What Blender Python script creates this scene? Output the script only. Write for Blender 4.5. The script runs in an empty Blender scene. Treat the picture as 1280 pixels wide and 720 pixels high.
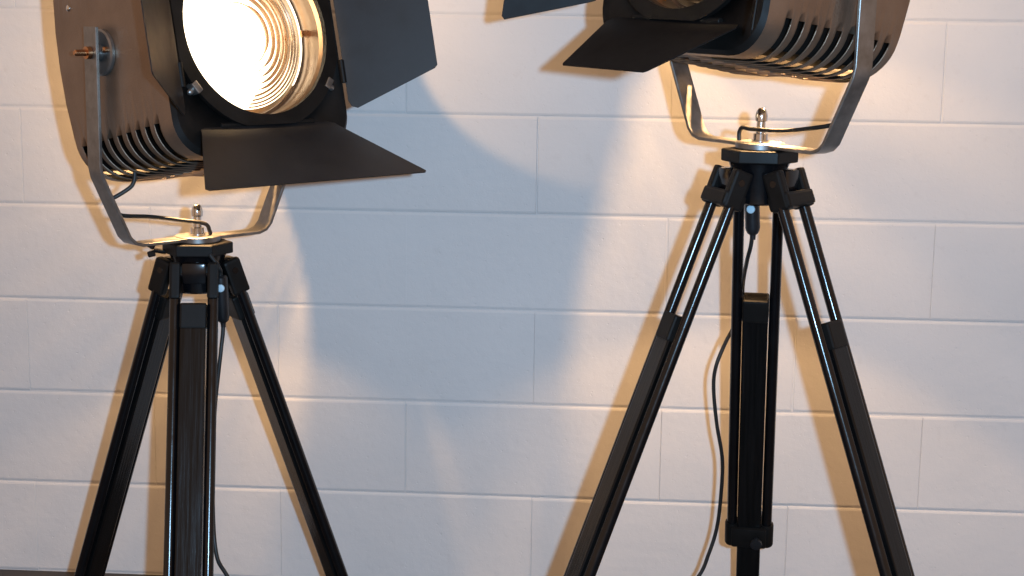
import bpy, bmesh, math, random
from mathutils import Vector, Matrix
random.seed(7)
R = math.radians
SC = bpy.context.scene
COL = SC.collection
PI = math.pi

# ------------------------------------------------------------------ camera
CAM_POS = Vector((0.0, -2.52, 0.9578))
YAW, PITCH, ROLL = R(3.5), R(10.0), R(0.8)
fw = Vector((-math.sin(YAW) * math.cos(PITCH), math.cos(YAW) * math.cos(PITCH), -math.sin(PITCH)))
rt = Vector((math.cos(YAW), math.sin(YAW), 0))
up = rt.cross(fw)
rt, up = rt * math.cos(ROLL) + up * math.sin(ROLL), -rt * math.sin(ROLL) + up * math.cos(ROLL)
cam_data = bpy.data.cameras.new('camera')
cam = bpy.data.objects.new('camera', cam_data)
COL.objects.link(cam)
cam.matrix_world = Matrix(((rt.x, up.x, -fw.x, CAM_POS.x), (rt.y, up.y, -fw.y, CAM_POS.y),
                           (rt.z, up.z, -fw.z, CAM_POS.z), (0, 0, 0, 1)))
cam_data.sensor_width = 36
cam_data.lens = 36 * 1970 / 1280
cam_data.clip_end = 60
cam_data.clip_start = 0.02
SC.camera = cam

# ------------------------------------------------------------------ world, flash, exposure
world = bpy.data.worlds.new('World')
SC.world = world
world.use_nodes = True
bg = world.node_tree.nodes['Background']
bg.inputs['Color'].default_value = (1.0, 0.62, 0.38, 1)
bg.inputs['Strength'].default_value = 0.55


def point_light(name, loc, energy, color, radius, parent=None):
    d = bpy.data.lights.new(name, 'POINT')
    d.energy = energy
    d.color = color
    d.shadow_soft_size = radius
    o = bpy.data.objects.new(name, d)
    COL.objects.link(o)
    o.location = loc
    if parent:
        o.parent = parent
    return o


# the photographer's flash, mounted to the right of the lens
flash_pos = CAM_POS + rt * 0.125 + up * 0.03
point_light('camera_flash', flash_pos, 140.0, (0.38, 0.68, 1.0), 0.018)
FIX_E = (14.5, 36.0)
VENT_E = (6.0, 11.5)        # what falls out of the bottom louvres         # watts leaking from the back of each fixture (low one, high one)
WARM = (1.0, 0.58, 0.25)

SC.view_settings.view_transform = 'Standard'
SC.view_settings.look = 'None'
SC.view_settings.exposure = 0.0
SC.view_settings.gamma = 1.0
SC.cycles.use_denoising = True
SC.cycles.caustics_refractive = False
SC.cycles.caustics_reflective = False
SC.cycles.max_bounces = 10
SC.cycles.transmission_bounces = 8
SC.cycles.sample_clamp_indirect = 4.0


# ------------------------------------------------------------------ helpers
def new_mat(name):
    m = bpy.data.materials.new(name)
    m.use_nodes = True
    nt = m.node_tree
    b = nt.nodes['Principled BSDF']
    return m, nt, b


def noise(nt, scale, detail=4, rough=0.55, vec=None):
    n = nt.nodes.new('ShaderNodeTexNoise')
    n.inputs['Scale'].default_value = scale
    n.inputs['Detail'].default_value = detail
    n.inputs['Roughness'].default_value = rough
    if vec is None:
        tc = nt.nodes.new('ShaderNodeTexCoord')
        vec = tc.outputs['Object']
    nt.links.new(vec, n.inputs['Vector'])
    return n


def ramp(nt, src, stops):
    r = nt.nodes.new('ShaderNodeValToRGB')
    el = r.color_ramp.elements
    while len(el) < len(stops):
        el.new(0.5)
    for e, (p, c) in zip(el, stops):
        e.position = p
        e.color = c if len(c) == 4 else (*c, 1)
    nt.links.new(src, r.inputs['Fac'])
    return r


def bump(nt, b, src, strength, dist, prev=None):
    n = nt.nodes.new('ShaderNodeBump')
    n.inputs['Strength'].default_value = strength
    n.inputs['Distance'].default_value = dist
    nt.links.new(src, n.inputs['Height'])
    if prev:
        nt.links.new(prev.outputs['Normal'], n.inputs['Normal'])
    nt.links.new(n.outputs['Normal'], b.inputs['Normal'])
    return n


def metal_mat(name, c0, c1, metallic, r0, r1, nscale=30, bstr=0.15, bdist=0.0006, bscale=900, spec=0.5):
    m, nt, b = new_mat(name)
    n = noise(nt, nscale, 5, 0.6)
    cr = ramp(nt, n.outputs['Fac'], [(0.3, c0), (0.72, c1)])
    nt.links.new(cr.outputs['Color'], b.inputs['Base Color'])
    rr = ramp(nt, n.outputs['Fac'], [(0.3, (r0,) * 3), (0.75, (r1,) * 3)])
    nt.links.new(rr.outputs['Color'], b.inputs['Roughness'])
    b.inputs['Metallic'].default_value = metallic
    b.inputs['Specular IOR Level'].default_value = spec
    bn = noise(nt, bscale, 2, 0.5)
    bump(nt, b, bn.outputs['Fac'], bstr, bdist)
    return m


def coll_obj(name, mesh, mat=None, parent=None):
    o = bpy.data.objects.new(name, mesh)
    COL.objects.link(o)
    if mat and not mesh.materials:
        mesh.materials.append(mat)
    if parent:
        o.parent = parent
    return o


def obj(name, bm, mat, parent=None, smooth=None):
    bmesh.ops.recalc_face_normals(bm, faces=bm.faces[:])
    me = bpy.data.meshes.new(name)
    bm.to_mesh(me)
    bm.free()
    if smooth is not None:
        me.polygons.foreach_set('use_smooth', [True] * len(me.polygons))
        me.set_sharp_from_angle(angle=R(smooth))
    return coll_obj(name, me, mat, parent)


def empty(name, loc, rotz=0):
    o = bpy.data.objects.new(name, None)
    o.empty_display_size = 0.05
    COL.objects.link(o)
    o.location = loc
    o.rotation_euler = (0, 0, rotz)
    return o


def tag(o, label=None, cat=None, group=None, kind=None):
    if label:
        o['label'] = label
    if cat:
        o['category'] = cat
    if group:
        o['group'] = group
    if kind:
        o['kind'] = kind
    return o


def add_box(bm, size, center=(0, 0, 0), mat=None, bevel=0.0, seg=2):
    t = bmesh.new()
    bmesh.ops.create_cube(t, size=1)
    for v in t.verts:
        v.co = Vector((v.co.x * size[0], v.co.y * size[1], v.co.z * size[2]))
    if bevel:
        bmesh.ops.bevel(t, geom=t.edges[:], offset=bevel, segments=seg, profile=0.6, affect='EDGES')
    M = Matrix.Translation(center)
    if mat is not None:
        M = mat @ M
    bmesh.ops.transform(t, matrix=M, verts=t.verts[:])
    me = bpy.data.meshes.new('t')
    t.to_mesh(me)
    t.free()
    bm.from_mesh(me)
    bpy.data.meshes.remove(me)


def add_lathe(bm, prof, M=None, seg=32, cap0=True, cap1=True):
    """profile of (radius, height) about local Z"""
    M = M or Matrix()
    rings = []
    for r, h in prof:
        if r < 1e-6:
            rings.append([bm.verts.new(M @ Vector((0, 0, h)))])
        else:
            rings.append([bm.verts.new(M @ Vector((r * math.cos(2 * PI * k / seg), r * math.sin(2 * PI * k / seg), h))) for k in range(seg)])
    for a, b in zip(rings, rings[1:]):
        for k in range(seg):
            k2 = (k + 1) % seg
            if len(a) == 1 and len(b) == 1:
                continue
            if len(a) == 1:
                bm.faces.new((a[0], b[k], b[k2]))
            elif len(b) == 1:
                bm.faces.new((a[k], a[k2], b[0]))
            else:
                bm.faces.new((a[k], a[k2], b[k2], b[k]))
    if cap0 and len(rings[0]) > 1:
        bm.faces.new(rings[0])
    if cap1 and len(rings[-1]) > 1:
        bm.faces.new(rings[-1])


def axis_matrix(p0, p1):
    p0, p1 = Vector(p0), Vector(p1)
    z = (p1 - p0).normalized()
    return Matrix.Translation(p0) @ z.to_track_quat('Z', 'Y').to_matrix().to_4x4()


def add_rod(bm, p0, p1, r, seg=20, bev=0.0015):
    L = (Vector(p1) - Vector(p0)).length
    add_lathe(bm, [(r - bev, 0), (r, bev), (r, L - bev), (r - bev, L)], axis_matrix(p0, p1), seg)


def catmull(pts, n=10):
    P = [Vector(p) for p in pts]
    P = [P[0] * 2 - P[1]] + P + [P[-1] * 2 - P[-2]]
    out = []
    for i in range(1, len(P) - 2):
        for k in range(n):
            t = k / n
            a, b, c, d = P[i - 1], P[i], P[i + 1], P[i + 2]
            out.append(0.5 * ((2 * b) + (-a + c) * t + (2 * a - 5 * b + 4 * c - d) * t * t + (-a + 3 * b - 3 * c + d) * t ** 3))
    out.append(P[-2])
    return out


def add_tube(bm, pts, r, seg=10, n=10):
    P = catmull(pts, n)
    rings = []
    x = None
    for i, p in enumerate(P):
        t = (P[min(i + 1, len(P) - 1)] - P[max(i - 1, 0)]).normalized()
        if x is None:
            x = t.orthogonal().normalized()
        x = (x - t * x.dot(t)).normalized()
        y = t.cross(x)
        rings.append([bm.verts.new(p + (x * math.cos(2 * PI * k / seg) + y * math.sin(2 * PI * k / seg)) * r) for k in range(seg)])
    for a, b in zip(rings, rings[1:]):
        for k in range(seg):
            bm.faces.new((a[k], a[(k + 1) % seg], b[(k + 1) % seg], b[k]))
    bm.faces.new(rings[0])
    bm.faces.new(rings[-1])


def add_plate(bm, poly, thick, M, bevel=0.0):
    """flat polygon (x, y) extruded by thick along z of M"""
    t = bmesh.new()
    f = t.faces.new([t.verts.new((x, y, 0)) for x, y in poly])
    e = bmesh.ops.extrude_face_region(t, geom=[f])
    bmesh.ops.translate(t, verts=[v for v in e['geom'] if isinstance(v, bmesh.types.BMVert)], vec=(0, 0, thick))
    if bevel:
        bmesh.ops.bevel(t, geom=t.edges[:], offset=bevel, segments=1, affect='EDGES')
    bmesh.ops.transform(t, matrix=M, verts=t.verts[:])
    me = bpy.data.meshes.new('t')
    t.to_mesh(me)
    t.free()
    bm.from_mesh(me)
    bpy.data.meshes.remove(me)


def round_rect(hx, hz, r, n=6):
    out = []
    for cx, cz, a0 in ((hx - r, hz - r, 0), (-hx + r, hz - r, 90), (-hx + r, -hz + r, 180), (hx - r, -hz + r, 270)):
        for k in range(n + 1):
            a = R(a0 + 90 * k / n)
            out.append((cx + r * math.cos(a), cz + r * math.sin(a)))
    return out


# ------------------------------------------------------------------ materials
def wall_mat():
    m, nt, b = new_mat('white_wall_paint')
    geo = nt.nodes.new('ShaderNodeNewGeometry')
    oi = nt.nodes.new('ShaderNodeObjectInfo')
    pos = geo.outputs['Position']
    n1 = noise(nt, 2.2, 3, 0.6, pos)
    cr = ramp(nt, n1.outputs['Fac'], [(0.3, (0.70, 0.69, 0.68)), (0.7, (0.765, 0.755, 0.745))])
    mx = nt.nodes.new('ShaderNodeMixRGB')
    mx.blend_type = 'MULTIPLY'
    mx.inputs['Fac'].default_value = 1
    r2 = ramp(nt, oi.outputs['Random'], [(0, (0.965, 0.965, 0.965)), (1, (1, 1, 1))])
    nt.links.new(cr.outputs['Color'], mx.inputs[1])
    nt.links.new(r2.outputs['Color'], mx.inputs[2])
    n4 = noise(nt, 38, 5, 0.7, pos)
    r4 = ramp(nt, n4.outputs['Fac'], [(0.28, (0.95, 0.945, 0.94)), (0.42, (1, 1, 1))])
    mx2 = nt.nodes.new('ShaderNodeMixRGB')
    mx2.blend_type = 'MULTIPLY'
    mx2.inputs['Fac'].default_value = 1
    nt.links.new(mx.outputs['Color'], mx2.inputs[1])
    nt.links.new(r4.outputs['Color'], mx2.inputs[2])
    nt.links.new(mx2.outputs['Color'], b.inputs['Base Color'])
    b.inputs['Roughness'].default_value = 0.62
    b.inputs['Specular IOR Level'].default_value = 0.55
    n2 = noise(nt, 420, 3, 0.6, pos)
    n3 = noise(nt, 60, 4, 0.6, pos)
    b1 = bump(nt, b, n2.outputs['Fac'], 0.25, 0.0008)
    b2 = bump(nt, b, n3.outputs['Fac'], 0.25, 0.003, b1)
    n5 = noise(nt, 11, 3, 0.5, pos)
    b3 = bump(nt, b, n5.outputs['Fac'], 0.35, 0.006, b2)
    n6 = noise(nt, 170, 2, 0.4, pos)
    r6 = ramp(nt, n6.outputs['Fac'], [(0.24, (0, 0, 0)), (0.33, (1, 1, 1))])
    bump(nt, b, r6.outputs['Color'], 0.35, 0.0012, b3)
    return m


M_WALL = wall_mat()
M_FLOOR = metal_mat('dark_floor', (0.035, 0.03, 0.028), (0.06, 0.052, 0.048), 0, 0.5, 0.75, 12, 0.3, 0.001, 300)
M_HOUSE = metal_mat('hammered_bronze_grey', (0.23, 0.165, 0.12), (0.325, 0.24, 0.178), 0.74, 0.36, 0.5, 14, 0.35, 0.0009, 420)
M_HOOD = metal_mat('dark_bronze_casing', (0.05, 0.036, 0.026), (0.085, 0.06, 0.042), 0.55, 0.38, 0.52, 18, 0.2, 0.0006, 500)
M_BLACK = metal_mat('black_heatproof_paint', (0.006, 0.0055, 0.005), (0.013, 0.011, 0.010), 0.0, 0.42, 0.6, 25, 0.2, 0.0005, 500, 0.2)
M_DOOR = metal_mat('satin_black_sheet_metal', (0.014, 0.013, 0.013), (0.026, 0.024, 0.025), 0.15, 0.4, 0.55, 20, 0.12, 0.0004, 400)
M_DOOR_BLACK = metal_mat('matt_black_sheet_metal', (0.004, 0.004, 0.0045), (0.008, 0.0075, 0.008), 0.0, 0.5, 0.62, 20, 0.12, 0.0004, 400, 0.25)
M_YOKE = metal_mat('worn_grey_steel', (0.19, 0.183, 0.175), (0.36, 0.345, 0.33), 0.85, 0.3, 0.5, 35, 0.2, 0.0004, 600)
M_CHROME = metal_mat('bright_chrome', (0.62, 0.63, 0.65), (0.75, 0.76, 0.78), 1.0, 0.1, 0.18, 40, 0.02, 0.0002)
M_COPPER = metal_mat('tarnished_brass', (0.45, 0.22, 0.12), (0.6, 0.34, 0.18), 1.0, 0.22, 0.35, 60, 0.05, 0.0003)
M_TRIPOD = metal_mat('glossy_black_enamel', (0.003, 0.003, 0.004), (0.006, 0.006, 0.007), 0.0, 0.13, 0.24, 30, 0.08, 0.0004, 260, 0.45)
M_CABLE = metal_mat('black_rubber', (0.012, 0.012, 0.012), (0.02, 0.02, 0.02), 0, 0.4, 0.55, 50)
M_PLASTIC = metal_mat('black_plastic', (0.012, 0.012, 0.014), (0.02, 0.02, 0.022), 0, 0.28, 0.4, 50)
M_DOT = metal_mat('pale_blue_plastic', (0.55, 0.72, 0.82), (0.62, 0.78, 0.86), 0, 0.3, 0.4, 50)
M_BARREL = metal_mat('polished_barrel', (0.14, 0.10, 0.075), (0.2, 0.15, 0.11), 0.85, 0.25, 0.38, 20, 0.08, 0.0004, 300)


def stained_mat():
    """black stained board with a fine grain along its length"""
    m, nt, b = new_mat('black_stained_wood')
    tc = nt.nodes.new('ShaderNodeTexCoord')
    mp = nt.nodes.new('ShaderNodeMapping')
    mp.inputs['Scale'].default_value = (260, 260, 9)
    nt.links.new(tc.outputs['Object'], mp.inputs['Vector'])
    n = noise(nt, 1.0, 5, 0.6, mp.outputs['Vector'])
    cr = ramp(nt, n.outputs['Fac'], [(0.3, (0.003, 0.003, 0.003)), (0.75, (0.010, 0.009, 0.009))])
    nt.links.new(cr.outputs['Color'], b.inputs['Base Color'])
    rr = ramp(nt, n.outputs['Fac'], [(0.3, (0.14,) * 3), (0.7, (0.26,) * 3)])
    nt.links.new(rr.outputs['Color'], b.inputs['Roughness'])
    b.inputs['Specular IOR Level'].default_value = 0.28
    bump(nt, b, n.outputs['Fac'], 0.35, 0.0006)
    return m


M_WOOD = stained_mat()

m, nt, b = new_mat('fresnel_glass')
b.inputs['Base Color'].default_value = (0.98, 0.95, 0.88, 1)
b.inputs['Transmission Weight'].default_value = 1.0
b.inputs['Roughness'].default_value = 0.03
b.inputs['IOR'].default_value = 1.46
M_GLASS = m


def glow_mat(strength):
    m, nt, b = new_mat('lit_reflector')
    nt.nodes.remove(b)
    em = nt.nodes.new('ShaderNodeEmission')
    em.inputs['Color'].default_value = (1.0, 0.86, 0.64, 1)
    em.inputs['Strength'].default_value = strength
    nt.links.new(em.outputs['Emission'], nt.nodes['Material Output'].inputs['Surface'])
    return m


M_GLOW = glow_mat(8.0)
M_GLOW_LOW = glow_mat(2.2)

# ------------------------------------------------------------------ wall of painted blocks, floor
BL, BH = 0.4225, 0.158
Z0, X0 = 0.0015, -0.116
bm = bmesh.new()
add_box(bm, (6.4, 0.10, 2.2), (-0.1, 0.05 + 0.0016, 1.1))
wall = obj('wall', bm, M_WALL)
tag(wall, 'white painted concrete block wall behind the two film lamps', 'wall', None, 'structure')


def block_mesh(w):
    gx, gz = 0.00015, 0.0007        # half gaps
    bx, bz, d = 0.0009, 0.0044, 0.0042
    hx, hz = w / 2 - gx, BH / 2 - gz
    bm = bmesh.new()
    st = [(-hx, -hz, hx, hz, 0.004), (-hx, -hz, hx, hz, 0.0017), (-hx + bx * .45, -hz + bz * .4, hx - bx * .45, hz - bz * .4, 0.0007), (-hx + bx, -hz + bz, hx - bx, hz - bz, 0.0)]
    rings = []
    for x0, z0, x1, z1, y in st:
        rings.append([bm.verts.new(p) for p in ((x0, y, z0), (x1, y, z0), (x1, y, z1), (x0, y, z1))])
    for a, b2 in zip(rings, rings[1:]):
        for k in range(4):
            bm.faces.new((a[k], a[(k + 1) % 4], b2[(k + 1) % 4], b2[k]))
    bm.faces.new(rings[-1])
    bmesh.ops.recalc_face_normals(bm, faces=bm.faces[:])
    # open shell: make sure the front looks towards the camera
    if rings[-1][0].link_faces and bm.faces[:][-1].normal.y > 0:
        bmesh.ops.reverse_faces(bm, faces=bm.faces[:])
    me = bpy.data.meshes.new('block')
    bm.to_mesh(me)
    bm.free()
    me.materials.append(M_WALL)
    return me


BM = block_mesh(BL)
for row in range(11):
    zc = Z0 + BH * (row + 0.5)
    off = 0.0 if row % 2 == 0 else 0.5
    for k in range(-6, 8):
        x = X0 + BL * (k + off + 0.5) + random.uniform(-.0012, .0012)
        if not -2.35 < x < 2.2:
            continue
        o = coll_obj('block', BM, None, wall)
        o.location = (x, random.uniform(-.0003, .0003), zc + random.uniform(-.0004, .0004))
        o.rotation_euler = (random.uniform(-.002, .002), random.uniform(-.0012, .0012), random.uniform(-.001, .001))

bm = bmesh.new()
add_box(bm, (6.4, 4.2, 0.05), (-0.1, -2.1 + 0.003, -0.025))
floor = obj('floor', bm, M_FLOOR)
tag(floor, 'dark smooth floor under the tripods', 'floor', None, 'structure')


# ------------------------------------------------------------------ film lamps
def octagon(h, c):
    return [(h, -h + c), (h, h - c), (h - c, h), (-h + c, h), (-h, h - c), (-h, -h + c), (-h + c, -h), (h - c, -h)]


def housing_mesh(bm):
    """rounded sheet-metal shell along Y with pressed louvre slots round its lower and upper edges"""
    hx, hz, rc = 0.143, 0.165, 0.052
    yf = -0.138
    # perimeter: fine samples
    per = []
    def arc(cx, cz, a0, n=10):
        for k in range(n + 1):
            a = R(a0 + 90 * k / n)
            per.append((cx + rc * math.cos(a), cz + rc * math.sin(a)))
    arc(hx - rc, hz - rc, 0)
    per += [(x, hz) for x in (0.07, 0.05, 0.03, 0.0, -0.03, -0.05, -0.07)]
    arc(-hx + rc, hz - rc, 90)
    per += [(-hx, z) for z in (0.1, 0.05, 0, -0.05, -0.1)]
    arc(-hx + rc, -hz + rc, 180)
    per += [(x, -hz) for x in (-0.07, -0.05, -0.03, 0.0, 0.03, 0.05, 0.07)]
    arc(hx - rc, -hz + rc, 270)
    per += [(hx, z) for z in (-0.1, -0.05, 0, 0.05, 0.1)]
    n = len(per)
    # axial stations (0 at front .. 1 at rear) with a slot flag and outward offset
    stations = [(0.0, False, 0.0), (0.012, False, 0.0)]
    n_s = 9
    y_start, pitch = 0.030, 0.0243
    for k in range(n_s):
        a = y_start + k * pitch
        stations += [(a, False, 0.0), (a + 0.0030, False, -0.0006), (a + 0.0050, True, -0.0024), (a + 0.0112, False, 0.0030), (a + 0.0138, False, 0.0018), (a + 0.0175, False, 0.0)]
    stations += [(0.254, False, 0.0)]
    Ltot = 0.262

    def slot_w(j):
        x, z = per[j]
        az = abs(z)
        if az < 0.1115 or abs(x) < 0.029:
            return 0.0
        return 1.0

    def rear_y(z):
        return yf + Ltot - 0.032 * (abs(z) / hz) ** 2.2

    def P(j, t, off):
        x, z = per[j]
        # outward normal approx
        nx = max(-1, min(1, (x - math.copysign(hx - rc, x)) / rc)) if abs(x) > hx - rc else 0
        nz = max(-1, min(1, (z - math.copysign(hz - rc, z)) / rc)) if abs(z) > hz - rc else 0
        l = math.hypot(nx, nz) or 1
        w = slot_w(j)
        o = off * w
        return Vector((x + nx / l * o, yf + (rear_y(z) - yf) * (t / Ltot), z + nz / l * o))

    rings = [[bm.verts.new(P(j, t, off)) for j in range(n)] for t, _, off in stations]
    for i in range(len(stations) - 1):
        cut = stations[i][1]
        for j in range(n):
            j2 = (j + 1) % n
            if cut and slot_w(j) and slot_w(j2):
                continue
            bm.faces.new((rings[i][j], rings[i][j2], rings[i + 1][j2], rings[i + 1][j]))
    # rear: rounded edge, then a flange round the open vent
    prev = rings[-1]
    for s, dy in ((0.975, 0.005), (0.93, 0.008), (0.80, 0.0085)):
        cur = []
        for j in range(n):
            x, z = per[j]
            cur.append(bm.verts.new((x * s, rear_y(z * s) - 0.008 + dy, z * s)))
        for j in range(n):
            j2 = (j + 1) % n
            bm.faces.new((prev[j], prev[j2], cur[j2], cur[j]))
        prev = cur
    # front bulkhead with a round hole for the lens barrel
    hole = []
    for j in range(n):
        x, z = per[j]
        a = math.atan2(z, x)
        hole.append(bm.verts.new((0.121 * math.cos(a), yf, 0.121 * math.sin(a))))
    mid = []
    for j in range(n):
        x, z = per[j]
        mid.append(bm.verts.new((x * 0.965, yf - 0.006, z * 0.965)))
    for j in range(n):
        j2 = (j + 1) % n
        bm.faces.new((rings[0][j], mid[j], mid[j2], rings[0][j2]))
        bm.faces.new((mid[j], hole[j], hole[j2], mid[j2]))


TY = Matrix.Rotation(R(90), 4, 'X')       # local +Z of a lathe -> -Y (beam direction)


def door_mesh(hinge, outer, length, rad=0.012):
    """flap in its own plane: hinge along X at y=0, reaching to y=length, thin along Z"""
    bm = bmesh.new()
    h, o = hinge / 2, outer / 2
    poly = [(-h + rad, 0), (h - rad, 0), (h - rad * .3, rad * .3), (h, rad), (o, length - .004), (o - .004, length), (-o + .004, length), (-o, length - .004), (-h, rad), (-h + rad * .3, rad * .3)]
    add_plate(bm, poly, 0.0016, Matrix(), 0.0003)
    # folded stiffening lip along the two slanting edges
    return bm


def make_lamp(name, base, yaw, tilt, wide_sides, wide_len, angles, energy, beam_e, vent_e, rec, bx, bz, glow, door_mat):
    t = empty(name, base, yaw)
    PIV = 0.262
    # ---- yoke
    hw, hb, hz = 0.160, 0.106, 0.098
    path = [(-hw, PIV + 0.034)] + [(-hw, hz + 0.012), (-hw + .003, hz - .002), (-hb - .012, 0.012), (-hb - .004, 0.004), (-hb + .008, 0.0)]
    path = path + [(-x, z) for x, z in reversed(path)]
    bm = bmesh.new()
    th = 0.0045
    prev = None
    for i, (x, z) in enumerate(path):
        a = Vector(path[max(i - 1, 0)])
        c = Vector(path[min(i + 1, len(path) - 1)])
        d = (c - a).normalized()
        nrm = Vector((d.y, -d.x))
        w = 0.0155
        inn = Vector((x, z)) - nrm * th * .5
        out = Vector((x, z)) + nrm * th * .5
        cur = [bm.verts.new((inn.x, -w, inn.y)), bm.verts.new((inn.x, w, inn.y)), bm.verts.new((out.x, w, out.y)), bm.verts.new((out.x, -w, out.y))]
        if prev:
            for k in range(4):
                bm.faces.new((prev[k], prev[(k + 1) % 4], cur[(k + 1) % 4], cur[k]))
        else:
            bm.faces.new(cur)
        prev = cur
    bm.faces.new(prev)
    bmesh.ops.bevel(bm, geom=[e for e in bm.edges if abs(e.verts[0].co.y - e.verts[1].co.y) < 1e-5 and len(e.link_faces) == 2], offset=0.0007, segments=1, affect='EDGES')
    add_lathe(bm, [(0.031, -0.0045), (0.032, -0.004), (0.032, 0.0030), (0.0305, 0.0038)], None, 40)
    yoke = obj('yoke', bm, M_YOKE, t, 35)
    bm = bmesh.new()
    add_lathe(bm, [(0.0115, 0.004), (0.0115, 0.0065), (0.0095, 0.007), (0.0095, 0.0145), (0.0062, 0.0155), (0.0055, 0.03), (0.0078, 0.031), (0.0082, 0.038), (0.0066, 0.044), (0.004, 0.0475), (0, 0.0485)], None, 6 * 4)
    obj('bolt', bm, M_CHROME, yoke, 30)
    # ---- head parts share the pivot transform
    def head(n, bm, mat, smooth=None, parent=None):
        o = obj(n, bm, mat, parent or t, smooth)
        if parent is None:
            o.location = (0, 0, PIV)
            o.rotation_euler = (-tilt, 0, 0)
        return o

    bm = bmesh.new()
    housing_mesh(bm)
    for f in bm.faces:
        if f.calc_center_median().y < -0.1375:
            f.material_index = 1
    hs = head('housing', bm, M_HOUSE, 32)
    hs.data.materials.append(M_BLACK)
    md = hs.modifiers.new('thickness', 'SOLIDIFY')
    md.thickness = 0.0018
    md.offset = -1
    md.material_offset = 1
    # rivets and a seam strip
    # unseen slats added across the open back to dim and steer bulb light
    for k in range(-10, 11):
        bm = bmesh.new()
        add_box(bm, (0.236, 0.0010, 0.0098 if wide_sides else 0.0073), (0, 0, 0), Matrix.Translation((0, 0.1155, k * 0.0114)) @ Matrix.Rotation(R(12), 4, 'X'))
        obj('added_dimming_slat', bm, M_BLACK, hs)
    for sx in (-1, 1):
        for sz in (-1, 1):
            bm = bmesh.new()
            near = sx * yaw < 0
            z1 = 0.149
            add_plate(bm, [(-0.132, 0.088), (0.116, 0.088), (0.110, 0.12), (0.097, z1), (-0.132, z1)], 0.0016,
                      Matrix(((0, 0, 1, sx * 0.120 - 0.0008), (1, 0, 0, 0), (0, sz, 0, 0), (0, 0, 0, 1))))
            if near:
                add_box(bm, (0.087, 0.224, 0.0016), (sx * 0.0755, -0.020, sz * 0.1480), None)
            obj('added_light_baffle', bm, M_BLACK, hs)  # added inside the shell to stop bulb light escaping through the louvres
    for sx in (-1, 1):
        for yy in (-0.09, 0.07):
            bm = bmesh.new()
            add_lathe(bm, [(0.0045, -0.001), (0.0042, 0.0014), (0.002, 0.0026), (0, 0.003)],
                      axis_matrix((sx * 0.143, yy, 0.075), (sx * 0.2, yy, 0.075)), 12)
            obj('rivet', bm, M_CHROME, hs, 40)
    for sx in (-1, 1):
        bm = bmesh.new()
        A = axis_matrix((sx * 0.1435, 0, 0), (sx * 0.2, 0, 0))
        add_lathe(bm, [(0.031, 0), (0.031, 0.004), (0.0285, 0.0058), (0.012, 0.006), (0.011, 0.0145)], A, 36)
        pd = head('pivot_disc', bm, M_YOKE, 35)
        bm = bmesh.new()
        add_lathe(bm, [(0.0085, 0.0192), (0.0085, 0.0255), (0.0045, 0.026), (0.0042, 0.041), (0.0028, 0.0425)], A, 12)
        add_lathe(bm, [(0.0042, 0.006), (0.0042, 0.0105), (0.002, 0.012)], A @ Matrix.Translation((0.02, 0.0, 0)), 10)
        add_lathe(bm, [(0.0042, 0.006), (0.0042, 0.0105), (0.002, 0.012)], A @ Matrix.Translation((-0.02, 0.0, 0)), 10)
        head('pivot_bolt', bm, M_COPPER, 35, pd)
    # ---- front casing: turned ring that carries the lens barrel
    bm = bmesh.new()
    add_lathe(bm, [(0.117, 0.1385), (0.124, 0.1385), (0.126, 0.1395), (0.126, 0.1435), (0.1245, 0.145), (0.118, 0.145)], TY, 64, False, False)
    casing = head('front_casing', bm, M_BLACK, 30)
    for ang in (35, 145, 215, 325):
        bm = bmesh.new()
        Mc = Matrix.Rotation(-R(ang), 4, 'Y')
        add_box(bm, (0.010, 0.016, 0.016), (0.1315, -0.146, 0), Mc, 0.002)
        add_lathe(bm, [(0.004, 0), (0.004, 0.006), (0.0025, 0.008)], Mc @ axis_matrix((0.136, -0.146, 0), (0.2, -0.146, 0)), 10)
        obj('clip', bm, M_YOKE, casing)
    # ---- barrel (inner tube), open to the front, closed at the back
    bm = bmesh.new()
    add_lathe(bm, [(0.1135, -0.045), (0.1135, 0.092), (0.109, 0.094), (0.109, 0.100), (0.1135, 0.102), (0.1135, 0.1375), (0.1165, 0.1425), (0.119, 0.1435), (0.119, 0.1390)], TY, 64, True, False)
    head('lens_barrel', bm, M_BARREL, 30)
    bm = bmesh.new()
    add_lathe(bm, [(0.088, 0.030), (0.086, 0.0295), (0.06, 0.024), (0, 0.020)], TY, 48, False, False)
    head('lamp_reflector', bm, glow, 60)
    # ---- Fresnel lens: stepped rings on the front, flat at the back
    bm = bmesh.new()
    prof = [(0.0, 0.134)]
    rad = [0.034, 0.046, 0.056, 0.0645, 0.072, 0.0785, 0.0845, 0.090, 0.095, 0.0995, 0.1035]
    for k in range(1, 7):
        r_ = 0.034 * k / 6
        prof.append((r_, 0.126 + 0.008 * math.sqrt(max(0, 1 - (r_ / 0.036) ** 2))))
    for a, c in zip(rad, rad[1:]):
        prof += [(a + 0.0004, 0.1292), (a + (c - a) * .5, 0.1286), (c - 0.0004, 0.1266)]
    prof += [(0.109, 0.1262), (0.109, 0.1185), (0, 0.1185)]
    add_lathe(bm, [(r_ * 0.975, h_ - 0.018) for r_, h_ in prof], TY, 96)
    head('fresnel_lens', bm, M_GLASS, 25)
    # little clips that hold the lens
    for ang in (0, 120, 240):
        a = R(ang)
        bm = bmesh.new()
        add_box(bm, (0.016, 0.006, 0.009), (0.1065, -0.118, 0), Matrix.Rotation(-a, 4, 'Y'), 0.001)
        head('lens_clip', bm, M_COPPER)
    # ---- barn-door frame
    bm = bmesh.new()
    ro, ri, y0, y1 = 0.128, 0.1145, -0.1455, -0.153
    fr = []
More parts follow.
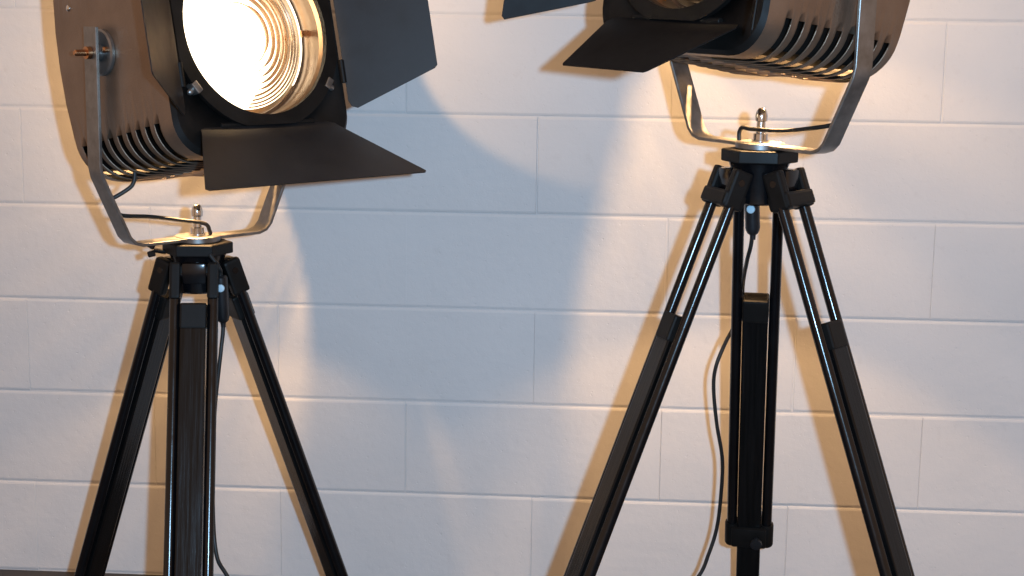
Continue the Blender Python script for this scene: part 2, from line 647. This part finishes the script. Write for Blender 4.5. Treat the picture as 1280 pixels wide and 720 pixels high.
    for y, grow in ((y0, 0), (y1, 0)):
        fr.append([[bm.verts.new((x, y, z)) for x, z in [(ro * min(1, 1.0) * 1.0 * math.cos(2 * PI * k / 64) * f, ro * math.sin(2 * PI * k / 64) * f)]][0]
                   for k in range(64) for f in [min(1.0 / max(abs(math.cos(2 * PI * k / 64)), abs(math.sin(2 * PI * k / 64))), 1.05)]])
        fr.append([bm.verts.new((ri * math.cos(2 * PI * k / 64), y, ri * math.sin(2 * PI * k / 64))) for k in range(64)])
    a0, i0, a1, i1 = fr
    for p, q in ((a0, i0), (i0, i1), (i1, a1), (a1, a0)):
        for k in range(64):
            bm.faces.new((p[k], p[(k + 1) % 64], q[(k + 1) % 64], q[k]))
    frame = head('barn_door_frame', bm, M_BLACK, 30)
    # ---- four doors
    for k, ang in enumerate(('bottom', 'right', 'top', 'left')):
        side = ang in ('left', 'right')
        wide = side == wide_sides
        hl = 0.226
        dm = door_mesh(hl, wide_len if wide else 0.150, (0.134 if wide_len > 0.33 else 0.120) if wide else 0.130)
        flare = angles[ang]
        # local door: X along hinge, Y outwards along the flap, Z normal
        # bottom door in head space: hinge along X at z=-0.141, flap direction = -Y*cos + -Z*sin
        D = Vector((0, -math.cos(flare), -math.sin(flare)))
        X = Vector((1, 0, 0))
        N = X.cross(D)
        M = Matrix.Translation((0, *((-0.146, -0.127) if ang == 'bottom' else (-0.1565, -0.133)))) @ Matrix((X, D, N)).transposed().to_4x4()
        rot = {'bottom': 0, 'right': -90, 'top': 180, 'left': 90}[ang]
        M = Matrix.Rotation(R(rot), 4, 'Y') @ M
        bmesh.ops.transform(dm, matrix=M, verts=dm.verts[:])
        door = head('barn_door', dm, door_mat)
        for hx in (-0.06, 0.06):
            hb_ = bmesh.new()
            add_rod(hb_, (hx - 0.016, -0.002, 0.0), (hx + 0.016, -0.002, 0.0), 0.0042, 12, 0.0006)
            add_box(hb_, (0.026, 0.022, 0.0016), (hx, 0.011, 0.0026), None, 0.0004, 1)
            for q in (-0.007, 0.007):
                add_lathe(hb_, [(0.0024, 0.0034), (0.002, 0.0046), (0, 0.005)], Matrix.Translation((hx + q, 0.014, 0)), 10)
            bmesh.ops.transform(hb_, matrix=M, verts=hb_.verts[:])
            obj('hinge', hb_, M_BLACK, door, 30)
    # ---- light: what leaks from the open back, and the beam
    hm = Matrix.Translation((0, 0, PIV)) @ Matrix.Rotation(-tilt, 4, 'X')
    p = hm @ Vector((bx, rec, bz))
    point_light('bulb_light', p, energy, WARM, 0.008, t)
    sp = bpy.data.lights.new('beam_light', 'SPOT')
    sp.energy = beam_e
    sp.color = (1.0, 0.66, 0.34)
    sp.spot_size = R(178)
    sp.spot_blend = 0.1
    sp.shadow_soft_size = 0.03
    so = bpy.data.objects.new('beam_light', sp)
    COL.objects.link(so)
    so.parent = t
    so.matrix_local = hm @ Matrix.Translation((0, -0.150, 0)) @ Matrix.Rotation(R(90), 4, 'X')
    vl = bpy.data.lights.new('vent_light', 'SPOT')
    vl.energy = vent_e
    vl.color = WARM
    vl.spot_size = R(96)
    vl.spot_blend = 0.16
    vl.shadow_soft_size = 0.03
    vo = bpy.data.objects.new('vent_light', vl)
    COL.objects.link(vo)
    vo.parent = t
    vo.matrix_local = Matrix.Translation((hm @ Vector((0, 0.05, -0.175))))
    return t


def wall_patch_spot(lamp, tilt, x, aim, energy, size):
    """added spot beside the housing that throws a warm patch on the wall"""
    d = bpy.data.lights.new('wall_patch_spot', 'SPOT')
    d.energy = energy
    d.color = WARM
    d.spot_size = R(size)
    d.spot_blend = 0.2
    d.shadow_soft_size = 0.008
    o = bpy.data.objects.new('wall_patch_spot', d)
    COL.objects.link(o)
    o.parent = lamp
    p = (Matrix.Translation((0, 0, 0.262)) @ Matrix.Rotation(-tilt, 4, 'X')) @ Vector((x, -0.1415, 0.03))
    w = lamp.matrix_basis.inverted() @ Vector(aim)
    o.matrix_local = Matrix.Translation(p) @ (p - w).to_track_quat('Z', 'Y').to_matrix().to_4x4()


LB, RB = Vector((-0.5835, -0.33, 0.6326)), Vector((0.1943, -0.45, 0.7895))
lampL = make_lamp('film_lamp', LB, R(49), R(13), False, 0.360,
                  {'bottom': R(42), 'right': R(42), 'top': R(50), 'left': R(48)}, FIX_E[0], 1.6, VENT_E[0], 0.048, 0.008, 0.0, M_GLOW, M_DOOR)
tag(lampL, 'bronze-grey film lamp glowing white, its widest barn door hanging level below the ribbed lens', 'film lamp', 'vintage film lamps')
wall_patch_spot(lampL, R(13), 0.150, (-0.135, 0.0, 0.915), 2.6, 56)  # added light without a fitting, warms the upper wall between the lamps
lampR = make_lamp('film_lamp', RB, R(-48), R(9), True, 0.300,
                  {'bottom': R(35), 'right': R(45), 'top': R(50), 'left': R(42)}, FIX_E[1], 0.5, VENT_E[1], 0.098, -0.028, 0.03, M_GLOW_LOW, M_DOOR_BLACK)
lampR.rotation_euler[1] = R(1.2)
tag(lampR, 'bronze-grey film lamp set higher, showing louvred side, narrow lower barn door tapering outwards', 'film lamp', 'vintage film lamps')


# ------------------------------------------------------------------ tripods
def make_tripod(name, base, head_h, az0, tilt, s_top, screw=None, bar=True):
    t = empty(name, (base.x, base.y, 0))
    # head: top plate, turned boss, three lugs
    bm = bmesh.new()
    add_lathe(bm, [(0.047, head_h - 0.022), (0.050, head_h - 0.021), (0.050, head_h - 0.0065), (0.048, head_h - 0.0052)], Matrix.Rotation(R(az0 + 30), 4, 'Z'), 6, True, True)
    hd = obj('head', bm, M_BLACK, t)
    md = hd.modifiers.new('edge', 'BEVEL'); md.width = 0.002; md.segments = 2; md.limit_method = 'ANGLE'
    bm = bmesh.new()
    add_lathe(bm, [(0.033, head_h - 0.076), (0.036, head_h - 0.074), (0.037, head_h - 0.03), (0.04, head_h - 0.0225)], None, 32)
    for k in range(3):
        a = R(az0 + 120 * k)
        Mz = Matrix.Rotation(a, 4, 'Z')
        add_box(bm, (0.03, 0.034, 0.03), (0.036, 0, head_h - 0.044), Mz, 0.004)
        add_rod(bm, Mz @ Vector((0.042, -0.034, head_h - 0.046)), Mz @ Vector((0.042, 0.034, head_h - 0.046)), 0.006, 14)
    obj('hub', bm, M_TRIPOD, hd, 30)
    if screw is not None:
        a = R(screw)
        d = Vector((math.cos(a), math.sin(a), 0.18)).normalized()
        p = Vector((0.044 * math.cos(a), 0.044 * math.sin(a), head_h - 0.02))
        bm = bmesh.new()
        add_rod(bm, p, p + d * 0.018, 0.0035, 10, 0.0005)
        for s in (-1, 1):
            add_box(bm, (0.005, 0.009, 0.011), (0, 0, 0), axis_matrix(p + d * 0.021 + Vector((0, 0, s * 0.006)), p + d * 0.03 + Vector((0, 0, s * 0.01))), 0.002)
        obj('wing_screw', bm, M_TRIPOD, hd)
    T = R(tilt)
    for k in range(3):
        a = R(az0 + 120 * k)
        out = Vector((math.cos(a), math.sin(a), 0))
        lat = Vector((-math.sin(a), math.cos(a), 0))
        d = out * math.sin(T) - Vector((0, 0, 1)) * math.cos(T)       # down the leg
        nrm = lat.cross(d).normalized()
        if nrm.dot(out) < 0:
            nrm = -nrm
        O = out * 0.042 + Vector((0, 0, head_h - 0.046))
        L = (O.z - 0.004) / math.cos(T)
        # frame: x lateral, y normal, z down the leg
        zx = d
        M = Matrix((lat, zx.cross(lat), zx)).transposed().to_4x4()
        M = Matrix.Translation(O) @ M
        s_bot = min(0.60, L - 0.055)
        bm = bmesh.new()
        add_box(bm, (0.0355, 0.021, L - s_top - 0.03), (0, 0, (L - 0.03 + s_top) / 2), None, 0.002)
        leg = obj('leg', bm, M_WOOD, t)
        leg.matrix_local = M
        def sub(n, bm, mat, smooth=None):
            return obj(n, bm, mat, leg, smooth)
        rods = []
        for s in (-1, 1):
            bm = bmesh.new()
            add_rod(bm, (s * 0.0262, 0, 0.03), (s * 0.0262, 0, s_bot + 0.02), 0.0076, 20, 0.001)
            sub('rod', bm, M_TRIPOD, 40)
        bm = bmesh.new()
        for s in (-1, 1):
            add_box(bm, (0.015, 0.026, 0.052), (s * 0.0262, 0, 0.010), None, 0.004)
        if bar:
            add_box(bm, (0.066, 0.032, 0.020), (0, 0.0, 0.024), None, 0.004)
        else:
            add_box(bm, (0.0524, 0.016, 0.012), (0, 0.0, -0.006), None, 0.003)
        sub('bracket', bm, M_BLACK)
        bm = bmesh.new()
        add_box(bm, (0.0365, 0.0265, 0.036), (0, 0, s_top + 0.018), None, 0.003)
        sub('collar', bm, M_BLACK)
        bm = bmesh.new()
        for s in (-1, 1):
            add_lathe(bm, [(0.0098, s_bot - 0.012), (0.0105, s_bot - 0.01), (0.0105, s_bot + 0.026), (0.0098, s_bot + 0.028)], Matrix.Translation((s * 0.0262, 0, 0)), 20)
        add_box(bm, (0.052, 0.031, 0.036), (0, 0, s_bot + 0.008), None, 0.003)
        cl = sub('clamp', bm, M_BLACK, 30)
        bm = bmesh.new()
        add_lathe(bm, [(0.004, 0), (0.004, 0.014), (0.012, 0.016), (0.013, 0.019), (0.013, 0.026), (0.011, 0.029), (0, 0.029)], axis_matrix((-0.012, 0.0135, s_bot + 0.008), (-0.012, 0.1, s_bot + 0.008)), 14)
        obj('clamp_knob', bm, M_PLASTIC, leg, 30)
        bm = bmesh.new()
        add_lathe(bm, [(0.004, 0), (0.004, 0.010), (0.009, 0.011), (0.009, 0.016), (0, 0.017)], axis_matrix((-0.012, -0.0135, s_bot + 0.008), (-0.012, -0.1, s_bot + 0.008)), 14)
        obj('clamp_nut', bm, M_PLASTIC, leg, 30)
        bm = bmesh.new()
        add_lathe(bm, [(0.0135, L - 0.045), (0.0145, L - 0.042), (0.0115, L - 0.016), (0.008, L - 0.010)], None, 16)
        sub('foot', bm, M_CABLE, 30)
    return t


tripL = make_tripod('tripod', LB, LB.z, -82, 19.5, 0.042, 195, False)
tag(tripL, 'low glossy black tripod whose solid-looking centre leg faces forward, carrying the glowing lamp', 'tripod', 'black tripods')
tripR = make_tripod('tripod', RB, RB.z, 83, 21, 0.187)
tag(tripR, 'tall glossy black tripod with open twin-rod legs, centre leg set back towards the wall', 'tripod', 'black tripods')


# ------------------------------------------------------------------ cables and inline switches
def cable(label, pts, r=0.0029, group='black lamp cables', n=10):
    bm = bmesh.new()
    add_tube(bm, pts, r, 10, n)
    return tag(obj('cable', bm, M_CABLE, None, 60), label, 'cable', group)


def switch(parent, p0, p1, dot_dir):
    bm = bmesh.new()
    p0, p1 = Vector(p0), Vector(p1)
    L = (p1 - p0).length
    A = axis_matrix(p0, p1)
    add_lathe(bm, [(0.0075, 0), (0.0098, 0.003), (0.0098, L - 0.009), (0.0075, L - 0.003), (0.004, L), (0.0035, L + 0.006)], A, 20)
    s = obj('inline_switch', bm, M_PLASTIC, parent, 35)
    c = p0 + (p1 - p0) * 0.26
    dd = Vector(dot_dir).normalized()
    bm = bmesh.new()
    add_lathe(bm, [(0.0056, 0.0075), (0.0056, 0.0102), (0.0048, 0.0112), (0, 0.0116)], axis_matrix(c, c + dd), 18)
    obj('button', bm, M_DOT, s, 35)


def yoke_pt(base, yaw, x, y, z):
    return base + Matrix.Rotation(yaw, 3, 'Z') @ Vector((x, y, z))


YL, YR = R(49), R(-48)
c1 = cable('black cable arching over the low yoke to its chrome bolt', [
    yoke_pt(LB, YL, -0.132, 0.0, 0.048), yoke_pt(LB, YL, -0.118, 0.002, 0.041), yoke_pt(LB, YL, -0.075, 0.0, 0.036), yoke_pt(LB, YL, -0.03, -0.008, 0.028), yoke_pt(LB, YL, 0.004, -0.0125, 0.021), yoke_pt(LB, YL, 0.013, -0.011, 0.010), yoke_pt(LB, YL, 0.015, -0.01, 0.005)])
c2 = cable('short black cable looping out of the louvred underside onto the low yoke arm', [
    yoke_pt(LB, YL, -0.112, -0.02, 0.102), yoke_pt(LB, YL, -0.113, -0.02, 0.092), yoke_pt(LB, YL, -0.118, -0.018, 0.082), yoke_pt(LB, YL, -0.135, -0.01, 0.070), yoke_pt(LB, YL, -0.144, -0.004, 0.066)])
c3 = cable('black cable running straight across the high yoke to its chrome bolt', [
    yoke_pt(RB, YR, 0.124, -0.004, 0.034), yoke_pt(RB, YR, 0.10, -0.008, 0.029), yoke_pt(RB, YR, 0.05, -0.012, 0.022), yoke_pt(RB, YR, 0.0, -0.016, 0.021), yoke_pt(RB, YR, -0.016, -0.0165, 0.022), yoke_pt(RB, YR, -0.022, -0.016, 0.016), yoke_pt(RB, YR, -0.022, -0.016, 0.005)])
# the cables that drop from the heads past the legs, each with its inline switch
c4 = cable('black cable with inline switch hanging behind the tall tripod head down to the floor', [
    (0.19, -0.44, 0.735),
    (0.1876, -0.44, 0.7201),
    (0.1897, -0.44, 0.6659),
    (0.1864, -0.42, 0.6327),
    (0.1874, -0.36, 0.5932),
    (0.1925, -0.27, 0.531),
    (0.1746, -0.255, 0.4849),
    (0.162, -0.255, 0.4487),
    (0.16, -0.25, 0.415),
    (0.167, -0.245, 0.3593),
    (0.178, -0.235, 0.3017),
    (0.1789, -0.22, 0.2412),
    (0.1754, -0.21, 0.1874),
    (0.1648, -0.21, 0.1463),
    (0.1492, -0.21, 0.1073),
    (0.1, -0.22, 0.05),
    (0, -0.24, 0.012),
    (-0.15, -0.22, 0.0028),
    (-0.4, -0.15, 0.0028),
])
switch(c4, (0.1878, -0.44, 0.7159), (0.1907, -0.44, 0.6692), (-0.3, -1, 0.1))
c5 = cable('black cable with inline switch hanging beside the low tripod front leg', [
    (-0.5563, -0.37, 0.6152),
    (-0.5443, -0.365, 0.5954),
    (-0.5435, -0.36, 0.5809),
    (-0.5413, -0.36, 0.5142),
    (-0.543, -0.37, 0.4758),
    (-0.5514, -0.38, 0.3848),
    (-0.5508, -0.4, 0.2731),
    (-0.5426, -0.42, 0.1973),
    (-0.5272, -0.42, 0.1623),
    (-0.49, -0.42, 0.1),
    (-0.42, -0.41, 0.03),
    (-0.3, -0.4, 0.0028),
    (-0.1, -0.33, 0.0028),
])
switch(c5, (-0.5437, -0.3605, 0.584), (-0.5413, -0.36, 0.516), (0.15, -1, 0.1))
